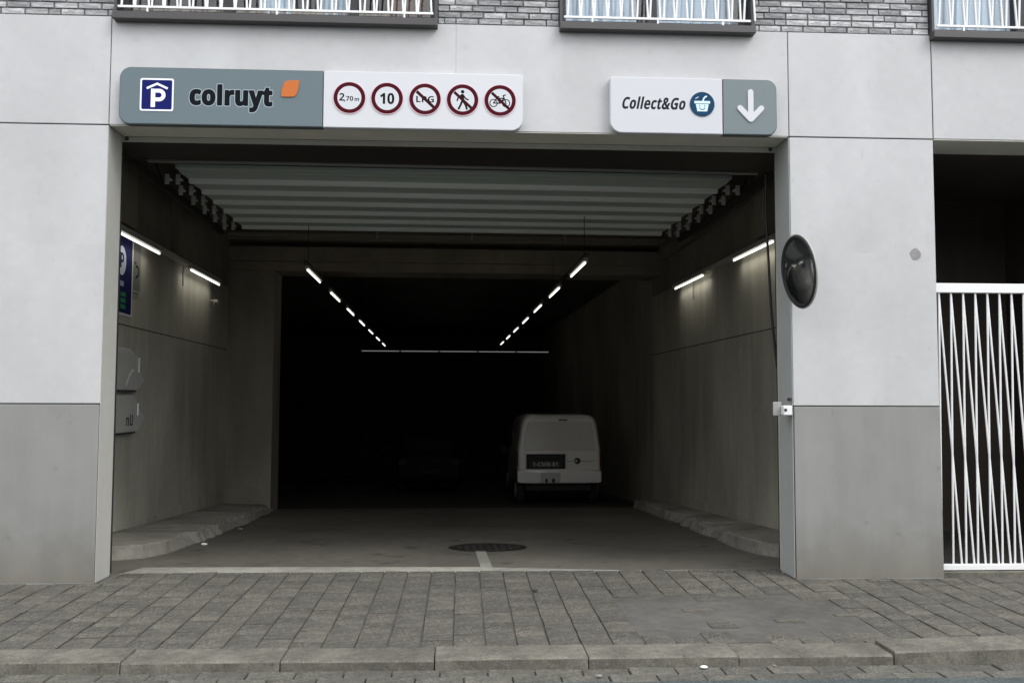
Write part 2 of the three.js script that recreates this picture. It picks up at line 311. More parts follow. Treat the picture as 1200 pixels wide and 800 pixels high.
// brick upper wall, brick by brick where it shows
{
  const holes = [[-3.18, -0.256], [0.885, 2.715], [4.43, 7.4]], TOP = 7.4, H1 = 9.5;
  const cols = [[-12, -3.18], [-0.256, 0.885], [2.715, 4.43], [7.4, 12]];
  const wall = part(building, 'brick_wall', [...cols.map(([a, b]) => lim(a, b, 5.1, TOP, -0.36, -0.024)), lim(-12, 12, TOP, H1, -0.36, -0.024), lim(-12, 12, H1, H1 + 0.15, -0.5, 0.05)], M.mortar);
  const BL = 0.212, BH = 0.0605;
  const geo = new Map();
  const gfor = (l, k) => { const key = l.toFixed(2) + k; if (!geo.has(key)) geo.set(key, metric(new RoundedBoxGeometry(Math.round(l * 100) / 100 - 0.011, BH - 0.011, 0.03, 1, 0.004), 1, k * 0.23, k * 0.41)); return geo.get(key); };
  const spare = [];
  for (const [a, b] of [[-4.7, -3.18], [-0.256, 0.885], [2.715, 4.43]]) for (let r = 0; r < 9; r++) {
    let x = a + 0.006, first = true;
    while (x < b - 0.03) {
      let l = first ? BL * [1, 0.5, 0.75, 0.28][(r * 5 + 3) % 4] : rnd() < 0.07 ? BL / 2 : BL; first = false;
      if (x + l > b - 0.05) l = b - 0.004 - x;
      const k = Math.floor(rnd() * 3), m = part(wall, 'brick', gfor(l, k), M.bricks[Math.floor(Math.pow(rnd(), 0.9) * 6)]);
      m.position.set(x + l / 2, 5.102 + BH * (r + 0.5) + rr(-0.0015, 0.0015), -0.021 + rr(-0.003, 0.003)); m.rotation.set(rr(-0.02, 0.02), rr(-0.01, 0.01), rr(-0.006, 0.006));
      x += l;
    }
  }
  // storeys above the frame: courses joined, they cannot be seen from here
  const rest = [];
  for (const [a, b] of [[-4.7, -3.18], [-0.256, 0.885], [2.715, 4.43]]) for (let r = 9; r < 20; r++) for (let x = a + 0.006 + (r % 2) * 0.1; x < b - 0.2; x += BL) { const q = gfor(BL, 0).clone(); q.translate(x + BL / 2, 5.102 + BH * (r + 0.5), -0.021); rest.push(q); }
  const sm = part(building, 'brick', rest, M.bricks[1]); sm.userData.kind = 'stuff';

  // tall windows with their railings
  const win = (x0, x1, mulls, lab) => {
    const w = part(building, 'window', [lim(x0 + 0.0, x0 + 0.07, 5.1, TOP, -0.22, -0.1), lim(x1 - 0.07, x1, 5.1, TOP, -0.22, -0.1), lim(x0 + 0.07, x1 - 0.07, 5.1, 5.2, -0.22, -0.1), lim(x0 + 0.07, x1 - 0.07, TOP - 0.07, TOP, -0.22, -0.1), ...mulls.map((m) => lim(m - 0.045, m + 0.045, 5.2, TOP - 0.07, -0.219, -0.101))], M.darkFrame, lab);
    part(w, 'pane', lim(x0 + 0.06, x1 - 0.06, 5.19, TOP - 0.06, -0.165, -0.16), M.glass);
    part(w, 'sill', lim(x0 - 0.004, x1 + 0.006, 5.045, 5.113, -0.2, 0.1, 0.006), M.sill);
    part(w, 'surround', [lim(x0 - 0.002, x0 + 0.022, 5.114, TOP, -0.1, 0.055), lim(x1 - 0.024, x1 + 0.003, 5.114, TOP, -0.1, 0.055)], M.darkFrame);
    part(w, 'inner_room', [lim(x0 - 0.1, x1 + 0.1, 5.05, 5.1, -1.6, -0.37), lim(x0 - 0.1, x1 + 0.1, TOP, TOP + 0.05, -1.6, -0.37), lim(x0 - 0.1, x1 + 0.1, 5.05, TOP, -1.65, -1.6), lim(x0 - 0.15, x0 - 0.1, 5.05, TOP, -1.6, -0.37), lim(x1 + 0.1, x1 + 0.15, 5.05, TOP, -1.6, -0.37)], M.roomDark);
    const rail = part(building, 'railing', lim(x0 + 0.035, x1 - 0.035, 5.156, 5.178, 0.055, 0.073, 0.003), M.white);
    part(rail, 'top_rail', lim(x0 + 0.035, x1 - 0.035, 6.2, 6.225, 0.055, 0.073, 0.003), M.white);
    for (let x = x0 + 0.09; x < x1 - 0.07; x += 0.128) {
      part(rail, 'railing_bar', bar([x - 0.02 + rr(-0.012, 0.012), 5.17, 0.064], [x + 0.036, 6.21, 0.064], 0.0105, 6), M.white);
      part(rail, 'railing_bar', bar([x + 0.085 + rr(-0.012, 0.012), 5.17, 0.064], [x + 0.036, 6.21, 0.064], 0.0105, 6), M.white);
    }
    for (const x of [x0 + 0.3, (x0 + x1) / 2, x1 - 0.3]) part(rail, 'railing_foot', lim(x - 0.008, x + 0.008, 5.105, 5.16, 0.056, 0.072), M.white);
  };
  win(...holes[0], [-2.2, -1.05], 'leftmost dark framed tall window'); win(...holes[1], [1.78], 'middle dark framed tall window'); win(...holes[2], [5.4, 6.4], 'right dark framed tall window');
  // brown curtain behind the pane; pale blue sheets imitate sky reflected in glass
  const curtain = (x0, x1, mat, label) => {
    const n = Math.max(10, Math.round((x1 - x0) * 60)), g = new THREE.PlaneGeometry(x1 - x0, 2.15, n, 1), p = g.attributes.position;
    for (let i = 0; i < p.count; i++) p.setZ(i, 0.02 * Math.sin(p.getX(i) * 55 + Math.sin(p.getX(i) * 13) * 1.5));
    g.computeVertexNormals(); const back = g.clone().translate(0, 0, -0.004);
    const m = part(scene, numbered('curtain'), [g.translate((x0 + x1) / 2, 6.24, -0.27), back.translate((x0 + x1) / 2, 6.24, -0.27)], mat); tag(m, label, 'curtain');
  };
  curtain(-1.95, -1.64, M.blueReflection, 'narrow pale blue painted sky reflection in the middle of the leftmost upstairs window');
  curtain(-1.36, -1.14, M.blueReflection, 'narrowest pale blue painted sky reflection, right of another in the leftmost upstairs window');
  curtain(-0.72, -0.33, M.brownCurtain, 'brown curtain at the right end of the leftmost upstairs window');
  curtain(0.96, 1.66, M.blueReflection, 'pale blue painted sky reflection on the left side of the middle upstairs window');
  curtain(1.86, 2.6, M.blueReflection, 'pale blue painted sky reflection on the right side of the middle upstairs window');
  curtain(4.47, 7.2, M.blueReflection, 'wide pale blue painted sky reflection filling the right upstairs window');
}

// ---------------------------------------------------------------- signs on the front
function canvasTex(w, h, draw) { const c = document.createElement('canvas'); c.width = w; c.height = h; const x = c.getContext('2d'); draw(x, w, h); const t = new THREE.CanvasTexture(c); t.colorSpace = THREE.SRGBColorSpace; t.anisotropy = 8; return t; }
const printMat = (tex, rough = 0.75) => new THREE.MeshPhysicalMaterial({ map: tex, roughness: rough, specularIntensity: 0.25 });
const GREY = '#69767a', WHITE = '#c8c9cd';
function fitText(x, text, font, cx, base, width, fill, stroke, sw, skew = 0) {
  x.save(); x.font = font; x.textBaseline = 'alphabetic'; const w = x.measureText(text).width; x.translate(cx, base); x.transform(1, 0, -skew, 1, 0, 0); x.scale(width / w, 1); x.textAlign = 'center'; x.lineJoin = 'round';
  if (stroke) { x.strokeStyle = stroke; x.lineWidth = sw; x.strokeText(text, 0, 0); }
  x.fillStyle = fill; x.fillText(text, 0, 0); x.restore();
}
function badge(parent, name, x, y, r, z, tex, label) {
  const g = new THREE.CylinderGeometry(r, r, 0.004, 48).rotateX(Math.PI / 2); g.translate(x, y, z);
  part(parent, name, g, M.signWhite, label);
  const c = new THREE.CircleGeometry(r, 48).translate(x, y, z + 0.0035); part(parent, 'sign_print', c, printMat(tex));
}
{
  const s = thing('sign_board', 'long grey and white sign board with parking symbol and prohibition discs over the entrance', 'sign', [-1.283, 4.342, 0.0]);
  const T = 0.08, X0 = -1.82, X1 = 1.823, XM = 0, Y0 = -0.262, Y1 = 0.262;
  part(s, 'backing', slab(roundRect(X0, Y0, XM - 0.002, Y1, [0.1, 0, 0, 0.1]), T).translate(0, 0, 0.002), M.signEdge);
  part(s, 'backing', slab(roundRect(XM + 0.002, Y0, X1, Y1, [0.03, 0.03, 0.11, 0]), T).translate(0, 0, 0.002), M.signWhite);
  const halo = canvasTex(1820, 524, (x) => {
    x.fillStyle = GREY; x.fillRect(0, 0, 1820, 524);
    fitText(x, 'colruyt', 'bold 246px sans-serif', 992, 337, 752, '#0c1116', '#a4b0b6', 30);
    fitText(x, 'colruyt', 'bold 246px sans-serif', 992, 337, 752, '#0c1116', '#0c1116', 17);
  });
  part(s, 'sign_face', faceSheet(roundRect(X0 + 0.008, Y0 + 0.008, XM - 0.006, Y1 - 0.008, [0.094, 0, 0, 0.094]), T + 0.006), printMat(halo), 'grey half with black lettering');
  part(s, 'sign_face', faceSheet(roundRect(XM + 0.006, Y0 + 0.006, X1 - 0.006, Y1 - 0.006, [0.026, 0.026, 0.104, 0]), T + 0.006), M.signWhite, 'white half with five round symbols');
  // parking garage symbol
  const p = canvasTex(512, 512, (x) => {
    x.fillStyle = '#e8eaf2'; x.fillRect(0, 0, 512, 512); x.fillStyle = '#141c5e'; x.beginPath(); x.roundRect(26, 26, 460, 460, 26); x.fill();
    x.strokeStyle = '#f0f2f6'; x.lineWidth = 34; x.lineCap = 'butt'; x.lineJoin = 'miter'; x.beginPath(); x.moveTo(100, 158); x.lineTo(258, 84); x.lineTo(418, 158); x.stroke();
    x.fillStyle = '#f0f2f6'; x.fillRect(166, 164, 66, 286); x.lineWidth = 60; x.lineJoin = 'round'; x.beginPath(); x.moveTo(196, 194); x.lineTo(290, 194); x.arc(290, 262, 68, -Math.PI / 2, Math.PI / 2); x.lineTo(196, 330); x.stroke();
  });
  part(s, 'parking_symbol', faceSheet(roundRect(-1.635, -0.142, -1.336, 0.158, [0.02, 0.02, 0.02, 0.02]), T + 0.01), printMat(p), 'dark blue square parking garage symbol');
  const leaf = new THREE.Shape(); leaf.moveTo(-0.385, 0.0); leaf.quadraticCurveTo(-0.392, 0.06, -0.36, 0.14); leaf.quadraticCurveTo(-0.345, 0.17, -0.315, 0.17); leaf.lineTo(-0.205, 0.178); leaf.quadraticCurveTo(-0.208, 0.09, -0.232, 0.03); leaf.quadraticCurveTo(-0.245, 0.0, -0.28, 0); leaf.closePath();
  part(s, 'orange_mark', slab(leaf, 0.008, 0.001).translate(0.3, -0.09, 0).scale(0.88, 0.88, 1).translate(-0.3, 0.09, T + 0.006), M.orange, 'orange slanted leaf mark');
  const disc = (draw) => canvasTex(320, 320, (x) => {
    x.fillStyle = '#d9b9c0'; x.fillRect(0, 0, 320, 320); x.fillStyle = '#470616'; x.beginPath(); x.arc(160, 160, 153, 0, 7); x.fill(); x.fillStyle = '#cacbcf'; x.beginPath(); x.arc(160, 160, 116, 0, 7); x.fill();
    draw(x);
  });
  const slash = (x, w = 30) => { x.strokeStyle = '#360812'; x.lineWidth = w; x.lineCap = 'butt'; x.beginPath(); x.moveTo(78, 84); x.lineTo(246, 240); x.stroke(); };
  const INK = '#0e0f12';
  const draws = [
    (x) => { x.fillStyle = INK; x.textAlign = 'left'; x.font = 'bold 104px sans-serif'; x.fillText('2', 58, 192); x.font = 'bold 66px sans-serif'; x.fillText(',70', 106, 192); x.font = 'bold 54px sans-serif'; x.fillText('m', 206, 192); },
    (x) => { x.textAlign = 'center'; fitText(x, '10', 'bold 146px sans-serif', 160, 214, 146, INK, INK, 3); },
    (x) => { fitText(x, 'LPG', 'bold 86px sans-serif', 160, 192, 190, INK); slash(x); },
    (x) => {
      x.fillStyle = x.strokeStyle = INK; x.beginPath(); x.arc(160, 80, 17, 0, 7); x.fill(); x.lineCap = x.lineJoin = 'round'; x.lineWidth = 30; x.beginPath(); x.moveTo(158, 116); x.lineTo(162, 172); x.stroke();
      x.lineWidth = 14; x.beginPath(); x.moveTo(150, 112); x.lineTo(116, 142); x.lineTo(108, 168); x.moveTo(168, 116); x.lineTo(190, 148); x.lineTo(214, 158); x.stroke();
      x.lineWidth = 19; x.beginPath(); x.moveTo(154, 176); x.lineTo(140, 214); x.lineTo(122, 250); x.moveTo(168, 176); x.lineTo(190, 212); x.lineTo(202, 250); x.stroke(); slash(x, 28);
    },
    (x) => {
      x.strokeStyle = INK; x.lineWidth = 9; x.lineJoin = x.lineCap = 'round'; for (const c of [96, 218]) { x.beginPath(); x.arc(c, 186, 36, 0, 7); x.stroke(); }
      x.lineWidth = 11; x.beginPath(); x.moveTo(96, 186); x.lineTo(128, 138); x.lineTo(196, 138); x.lineTo(160, 188); x.lineTo(128, 138); x.moveTo(96, 186); x.lineTo(160, 188); x.moveTo(218, 186); x.lineTo(190, 112); x.lineTo(212, 104); x.moveTo(120, 122); x.lineTo(148, 122); x.stroke(); slash(x, 28);
    },
  ];
  const labs = ['round height limit symbol', 'round speed limit symbol', 'round symbol against gas fuelled cars', 'round symbol against pedestrians', 'round symbol against bicycles'];
  [0.238, 0.579, 0.924, 1.267, 1.611].forEach((x, i) => badge(s, 'prohibition_disc', x, 0.014, 0.15, T + 0.009, disc(draws[i]), labs[i]));
}
{
  const s = thing('sign_board', 'shorter white and grey sign board with a white down arrow over the entrance', 'sign', [2.128, 4.342, 0.0]);
  const T = 0.08, X0 = -0.783, X1 = 0.782, XM = 0.272, Y0 = -0.262, Y1 = 0.262;
  part(s, 'backing', slab(roundRect(X0, Y0, XM - 0.002, Y1, [0.02, 0, 0, 0.11]), T).translate(0, 0, 0.002), M.signWhite);
  part(s, 'backing', slab(roundRect(XM + 0.002, Y0, X1, Y1, [0, 0.09, 0.09, 0]), T).translate(0, 0, 0.002), M.signEdge);
  const txt = canvasTex(1044, 512, (x) => {
    x.fillStyle = WHITE; x.fillRect(0, 0, 1044, 512);
    fitText(x, 'Collect&Go', 'bold 150px sans-serif', 394, 292, 600, '#23252c', '#23252c', 4, 0.2);
  });
  part(s, 'sign_face', faceSheet(roundRect(X0 + 0.006, Y0 + 0.006, XM - 0.006, Y1 - 0.006, [0.016, 0, 0, 0.104]), T + 0.006), printMat(txt), 'white half with slanted black lettering');
  part(s, 'sign_face', faceSheet(roundRect(XM + 0.006, Y0 + 0.008, X1 - 0.008, Y1 - 0.008, [0, 0.084, 0.084, 0]), T + 0.006), M.signGrey, 'grey half with an arrow');
  const a = new THREE.Shape(); // rounded down arrow
  const ar = []; const cap = (x, y, d) => new THREE.CylinderGeometry(0.026, 0.026, 0.01, 20).rotateX(Math.PI / 2).translate(x, y, d);
  const stroke = (p, q) => { const dx = q[0] - p[0], dy = q[1] - p[1], L = Math.hypot(dx, dy), nx = -dy / L * 0.026, ny = dx / L * 0.026; const sh = new THREE.Shape([new THREE.Vector2(p[0] + nx, p[1] + ny), new THREE.Vector2(p[0] - nx, p[1] - ny), new THREE.Vector2(q[0] - nx, q[1] - ny), new THREE.Vector2(q[0] + nx, q[1] + ny)]); return new THREE.ExtrudeGeometry(sh, { depth: 0.01, bevelEnabled: false }).translate(0, 0, T + 0.0065); };
  const cx = 0.533;
  ar.push(stroke([cx, 0.14], [cx, -0.09]), stroke([cx - 0.1, -0.012], [cx, -0.118]), stroke([cx + 0.1, -0.012], [cx, -0.118]));
  for (const [x, y] of [[cx, 0.14], [cx - 0.1, -0.012], [cx + 0.1, -0.012], [cx, -0.116]]) ar.push(cap(x, y, T + 0.0112));
  part(s, 'down_arrow', ar, M.signWhite, 'white down arrow');
  const bas = canvasTex(320, 320, (x) => {
    x.fillStyle = '#1d3f5c'; x.fillRect(0, 0, 320, 320); x.fillStyle = '#cfe4ee'; x.strokeStyle = '#cfe4ee'; x.lineCap = 'round';
    x.fillRect(58, 118, 204, 34); x.beginPath(); x.moveTo(76, 160); x.lineTo(244, 160); x.lineTo(224, 254); x.lineTo(96, 254); x.closePath(); x.fill();
    x.lineWidth = 20; x.beginPath(); x.moveTo(170, 118); x.quadraticCurveTo(180, 70, 214, 58); x.stroke(); x.lineWidth = 9; x.beginPath(); x.moveTo(76, 88); x.lineTo(110, 66); x.stroke();
    x.strokeStyle = '#1d3f5c'; x.lineWidth = 10; x.beginPath(); x.moveTo(128, 176); x.lineTo(128, 188); x.moveTo(192, 176); x.lineTo(192, 188); x.stroke(); x.beginPath(); x.arc(160, 198, 34, 0.35, Math.PI - 0.35); x.stroke();
  });
  badge(s, 'basket_symbol', 0.077, 0.017, 0.116, T + 0.009, bas, 'round blue basket symbol');
}

// ---------------------------------------------------------------- convex mirror at the right jamb
{
  const c = [2.985, 2.765, 0.39], m = thing('convex_mirror', 'round convex traffic mirror with dark rim on the right edge of the entrance', 'mirror', c);
  const n = new THREE.Vector3(-0.985, -0.135, 0.105).normalize(), q = new THREE.Quaternion().setFromUnitVectors(new THREE.Vector3(0, 0, 1), n), R = 0.335, cap = 0.07;
  const Rs = (0.30 * 0.30 + cap * cap) / (2 * cap), th = Math.asin(0.30 / Rs);
  const put = (g) => g.applyQuaternion(q);
  part(m, 'mirror_face', put(new THREE.SphereGeometry(Rs, 48, 16, 0, Math.PI * 2, 0, th).rotateX(Math.PI / 2).translate(0, 0, -Rs + cap + 0.0)), std([0.6, 0.62, 0.66], 0.1, { metalness: 0.97 }));
  part(m, 'gasket', put(new THREE.TorusGeometry(0.308, 0.017, 12, 56)), M.rubber);
  part(m, 'rim', put(new THREE.TorusGeometry(0.327, 0.0075, 10, 56).translate(0, 0, -0.004)), M.housing);
  part(m, 'back_shell', put(new THREE.SphereGeometry(0.5, 32, 8, 0, Math.PI * 2, 0, Math.asin(0.325 / 0.5)).scale(1, 0.6, 1).rotateX(-Math.PI / 2).translate(0, 0, 0.5 * 0.6 * Math.cos(Math.asin(0.325 / 0.5)) - 0.012)), M.black);
  part(m, 'bracket', [bar([0.07, -0.03, -0.02], [0.11, -0.03, -0.385], 0.018), lim(0.072, 0.15, -0.1, 0.04, -0.3885, -0.377, 0.003)], M.steel);
}
// sensor on the right jamb
{
  const s = thing('door_sensor', 'small white and grey sensor box on the right jamb below the mirror', 'sensor', [2.97, 1.545, -0.02]);
  part(s, 'mount_plate', lim(-0.09, -0.01, -0.065, 0.062, -0.06, -0.03, 0.004), M.steel);
  part(s, 'housing', lim(-0.02, 0.064, -0.062, 0.03, -0.03, 0.05, 0.012), M.white);
  part(s, 'lens', new THREE.CylinderGeometry(0.014, 0.014, 0.006, 16).rotateX(Math.PI / 2).translate(-0.0, -0.012, 0.052), M.black);
  part(s, 'screw_cap', new THREE.CylinderGeometry(0.016, 0.016, 0.04, 12).rotateX(Math.PI / 2).translate(0.052, 0.085, 0.01), M.black);
}

// ---------------------------------------------------------------- gate on the far right
{
  const g = thing('metal_gate', 'white metal gate of slanting bars in the dark opening at the right edge', 'gate', [4.446, 0, -0.1]);
  part(g, 'top_rail', lim(0.01, 2.54, 2.644, 2.734, -0.03, 0.03, 0.006), M.white); part(g, 'bottom_rail', lim(0.01, 2.54, 0.052, 0.106, -0.03, 0.03, 0.006), M.white);
  part(g, 'gate_post', lim(2.5, 2.54, 0.106, 2.644, -0.02, 0.02, 0.004), M.white);
  for (let i = 0; i < 20; i++) {
    const x = 0.06 + i * 0.118;
    part(g, 'gate_bar', bar([x + 0.155 + rr(-0.008, 0.008), 0.1, 0], [x, 2.65, 0.0], 0.0098, 8), M.white);
    part(g, 'gate_bar', bar([x - 0.04 + rr(-0.008, 0.008), 0.1, 0.004], [x, 2.65, 0.004], 0.0098, 8), M.white);
  }
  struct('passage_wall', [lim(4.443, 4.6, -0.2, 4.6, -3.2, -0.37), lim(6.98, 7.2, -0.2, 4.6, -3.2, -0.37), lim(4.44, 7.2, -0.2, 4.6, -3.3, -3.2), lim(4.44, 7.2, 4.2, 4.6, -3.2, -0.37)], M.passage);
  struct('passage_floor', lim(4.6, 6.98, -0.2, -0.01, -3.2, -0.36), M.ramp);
}

// ---------------------------------------------------------------- the garage (turned a little against the front)
const GA = 0.0213, SLOPE = 0.047;
const toWorld = (u, y, w) => [u * Math.cos(GA) - w * Math.sin(GA), y, -u * Math.sin(GA) - w * Math.cos(GA)];
function gstruct(name, geo, mat) { const m = struct(name, geo, mat); m.rotation.y = GA; return m; }
function gthing(name, label, category, u, y, w, group) { return thing(name, label, category, toWorld(u, y, w), GA, group); }
const lw = (u0, u1, y0, y1, w0, w1, r = 0) => lim(u0, u1, y0, y1, -w1, -w0, r);
const fl = (w) => -SLOPE * w;
{ // sloping floor sheets
  const sheet = (u0, u1, w0, w1, y = 0, n = 1) => { const g = new THREE.PlaneGeometry(u1 - u0, w1 - w0, n, n).rotateX(-Math.PI / 2).translate((u0 + u1) / 2, 0, -(w0 + w1) / 2), p = g.attributes.position; for (let i = 0; i < p.count; i++) p.setY(i, p.getZ(i) * SLOPE + y); g.computeVertexNormals(); return metric(g); };
  gstruct('garage_floor', sheet(-4.4, 4.3, 0.36, 10.3), M.floor);
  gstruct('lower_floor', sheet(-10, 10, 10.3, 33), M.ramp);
  const t = new THREE.Shape([[-3.2, 0.43], [0.16, 0.43], [3.03, 0.44], [3.03, 0.545], [1.6, 0.55], [0.5, 0.72], [0.16, 0.78], [-1.5, 0.83], [-3.08, 0.86]].map(([a, b]) => new THREE.Vector2(a, b)));
  const tg = new THREE.ExtrudeGeometry(t, { depth: 0.05, bevelEnabled: true, bevelSize: 0.004, bevelThickness: 0.004, bevelSegments: 1 }).rotateX(-Math.PI / 2).translate(0, -0.066, 0);
  struct('threshold_strip', metric(tg), M.threshold);
  const strip = gstruct('channel_strip', metric(lw(0.21, 0.33, -0.05, 0.006, 0.6, 2.4, 0.003)), M.threshold); strip.rotation.order = 'YXZ'; strip.rotation.x = -SLOPE;
}
// walls, ceiling
gstruct('garage_wall', [lw(-4.5, -4.2, -0.9, 2.545, 0.36, 9.5)], M.wallPaint);
gstruct('garage_wall', [lw(-4.5, -4.2, 2.56, 3.72, 0.36, 9.5)], M.wallPaint);
gstruct('garage_wall', [lw(4.05, 4.38, -0.9, 2.545, 0.36, 10.3)], M.wallPaint);
gstruct('hall_wall', [lw(4.054, 4.38, -2.3, 5.0, 10.303, 33)], M.hallSide);  // same right wall, darker deep in: fading daylight put into its colour
gstruct('garage_wall', [lw(4.05, 4.38, 2.56, 3.72, 0.36, 10.3)], M.wallPaint);
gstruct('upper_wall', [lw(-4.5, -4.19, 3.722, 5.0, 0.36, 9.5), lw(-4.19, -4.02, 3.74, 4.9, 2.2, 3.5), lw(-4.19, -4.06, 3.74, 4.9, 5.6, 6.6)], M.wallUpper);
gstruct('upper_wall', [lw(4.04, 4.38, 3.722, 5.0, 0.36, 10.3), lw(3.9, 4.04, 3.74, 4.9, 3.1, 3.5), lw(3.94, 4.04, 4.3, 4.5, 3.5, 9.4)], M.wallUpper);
gstruct('wall_joint', [lw(-4.45, -4.206, 2.5445, 2.5605, 0.4, 9.5), lw(4.056, 4.3, 2.5445, 2.5605, 0.4, 10.29)], M.joint);
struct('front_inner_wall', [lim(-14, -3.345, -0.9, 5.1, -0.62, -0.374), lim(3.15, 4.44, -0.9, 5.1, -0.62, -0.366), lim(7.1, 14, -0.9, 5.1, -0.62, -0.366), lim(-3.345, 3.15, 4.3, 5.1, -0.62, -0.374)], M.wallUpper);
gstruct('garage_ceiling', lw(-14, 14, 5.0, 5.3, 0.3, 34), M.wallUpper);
gstruct('concrete_pier', lw(-4.5, -3.345, -1.2, 4.047, 9.5, 10.3, 0.01), M.pier);
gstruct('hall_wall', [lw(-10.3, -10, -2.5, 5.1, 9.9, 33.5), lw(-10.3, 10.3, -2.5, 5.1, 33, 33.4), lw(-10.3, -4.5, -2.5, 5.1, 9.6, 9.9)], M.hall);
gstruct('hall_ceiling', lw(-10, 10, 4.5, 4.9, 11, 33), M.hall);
gstruct('concrete_beam', [lw(-4.3, 4.2, 4.23, 4.505, 9.44, 10.3, 0.01), lw(-4.3, 4.2, 4.05, 4.228, 9.5, 10.3, 0.01)], M.brownBeam);
gstruct('concrete_beam', [lw(-4.3, 4.2, 4.62, 4.8, 9.35, 9.9, 0.01), lw(-4.3, 4.2, 4.505, 5.0, 9.96, 10.2)], M.brownBeam);
// raised kerbs along both walls, with a worn broken edge
function innerKerb(label, side, line) {
  const N = 220, top = [], edge = [], foot = [], r = mulberry(side > 0 ? 91 : 57), wallU = side * (side > 0 ? 4.05 : 4.2);
  const at = (t) => { for (let i = 0; i + 1 < line.length; i++) if (t <= line[i + 1][0]) { const k = (t - line[i][0]) / (line[i + 1][0] - line[i][0]); return line[i].map((v, j) => v + (line[i + 1][j] - v) * k); } return line[line.length - 1]; };
  const pos = [], idx = [];
  for (let i = 0; i <= N; i++) {
    const t = i / N, [, u, w] = at(t), worn = Math.max(0, Math.min(1, (w - 2.6) / 1.0)), h = 0.145 - worn * 0.03 * r(), y = fl(w);
    const chunk = Math.max(0, N1(w * 4.5, side * 3.3 + 9, 64) - 0.42) * 2.2, cut = worn * (chunk * 0.24 + r() * 0.04), fr = r() * 0.008;
    const rows = [[wallU, y + 0.155], [u + side * (0.034 + cut + fr), y + h + 0.003], [u + side * (0.016 + cut * 0.9), y + h - 0.010 - worn * (0.09 * chunk + 0.02 * r())], [u + side * (0.012 + cut * 0.9), y + h * (0.52 + 0.15 * r() * worn)], [u + side * worn * (0.5 * cut - 0.03 * r()), y + 0.02], [u - side * 0.006, y - 0.06]];
    for (const [a, b] of rows) pos.push(a, b, -w);
    if (i < N) for (let k = 0; k < 5; k++) { const p = i * 6 + k; side > 0 ? idx.push(p, p + 1, p + 6, p + 1, p + 7, p + 6) : idx.push(p, p + 6, p + 1, p + 1, p + 6, p + 7); }
  }
  let g = new THREE.BufferGeometry(); g.setAttribute('position', new THREE.Float32BufferAttribute(pos, 3)); g.setIndex(idx); g = g.toNonIndexed(); g.computeVertexNormals(); metric(g);
  const m = gstruct('garage_kerb', g, M.kerbIn); m.userData.label = label;
}
innerKerb('raised concrete kerb along the left garage wall', -1, [[0, -4.2, 1.6], [0.06, -3.6, 1.82], [0.1, -3.38, 2.0], [0.15, -3.26, 2.4], [0.3, -3.2, 3.9], [0.6, -3.22, 6.7], [1, -3.34, 10.2]]);
innerKerb('raised concrete kerb along the right garage wall', 1, [[0, 4.05, 1.5], [0.07, 3.46, 1.56], [0.11, 3.33, 1.85], [0.17, 3.3, 2.5], [0.3, 3.36, 3.9], [0.6, 3.5, 6.4], [1, 3.62, 10.2]]);
// manhole cover
{
  const m = gthing('manhole_cover', 'round dark cast iron manhole cover in the garage floor', 'manhole cover', 0.375, fl(2.83), 2.83); m.rotation.order = 'YXZ'; m.rotation.x = -SLOPE;
  part(m, 'frame', new THREE.RingGeometry(0.42, 0.47, 48).rotateX(-Math.PI / 2).translate(0, 0.006, 0), M.iron);
  part(m, 'cover', new THREE.CylinderGeometry(0.415, 0.415, 0.03, 48).translate(0, -0.008, 0), M.iron);
  for (let i = -4; i <= 4; i++) for (let j = -4; j <= 4; j++) if (Math.hypot(i, j) < 4.3) part(m, 'tread_stud', new THREE.BoxGeometry(0.05, 0.008, 0.05).translate(i * 0.085, 0.008, j * 0.085), M.iron);
}

// ---------------------------------------------------------------- sectional door parked under the ceiling
{
  const d = gthing('garage_door', 'grey green sectional door rolled back under the garage ceiling', 'garage door', 0, 4.3, 2.5);
  for (let i = 0; i < 6; i++) {
    const a = i * 0.62, b = a + 0.60;
    const p = part(d, 'door_panel', [lw(-3.3, 3.3, 0, 0.045, a + 0.01, b, 0.006), lw(-3.3, 3.3, -0.008, 0.002, a + 0.2, a + 0.36, 0.003)], M.doorPanel);
    part(p, 'reinforcing_rib', lw(-3.28, 3.28, -0.055, 0.004, b - 0.055, b + 0.012, 0.006), M.doorRib);
    for (const s of [-1, 1]) for (const k of [0, 1]) part(d, 'hinge', [lw(s * (3.41 + k * 0.13) - 0.026, s * (3.41 + k * 0.13) + 0.026, -0.075, 0.05, b - 0.05, b - 0.03, 0.004), lw(s * (3.41 + k * 0.13) - 0.02, s * (3.41 + k * 0.13) + 0.02, 0.0, 0.02, b - 0.05, b + 0.12)], M.hingeGrey);
  }
  for (const u of [-2.08, -1.05, -0.03, 1.0, 2.03]) part(d, 'end_bracket', lw(u - 0.05, u + 0.05, -0.03, 0.03, 3.76, 3.85, 0.004), M.steel);
  for (const s of [-1, 1]) part(d, 'track', [lw(s * 3.7 - 0.03, s * 3.7 + 0.03, -0.06, 0.04, -1.6, 4.2), bar([s * 3.7, 0, -1], [s * 3.95, 0.65, -1], 0.012, 6), bar([s * 3.7, 0, -3.5], [s * 3.95, 0.65, -3.5], 0.012, 6)], M.darkSteel);
  const f = gthing('lintel_box', 'brown steel housing behind the lintel, in front of the raised door', 'housing', 0, 4.3, 0.6);
  part(f, 'casing', lw(-3.75, 3.75, 0, 0.5, 0.05, 1.55, 0.01), M.darkSteel); part(f, 'edge_angle', lw(-3.5, 3.5, -0.025, 0.0, 1.54, 1.6, 0.004), M.steel);
}

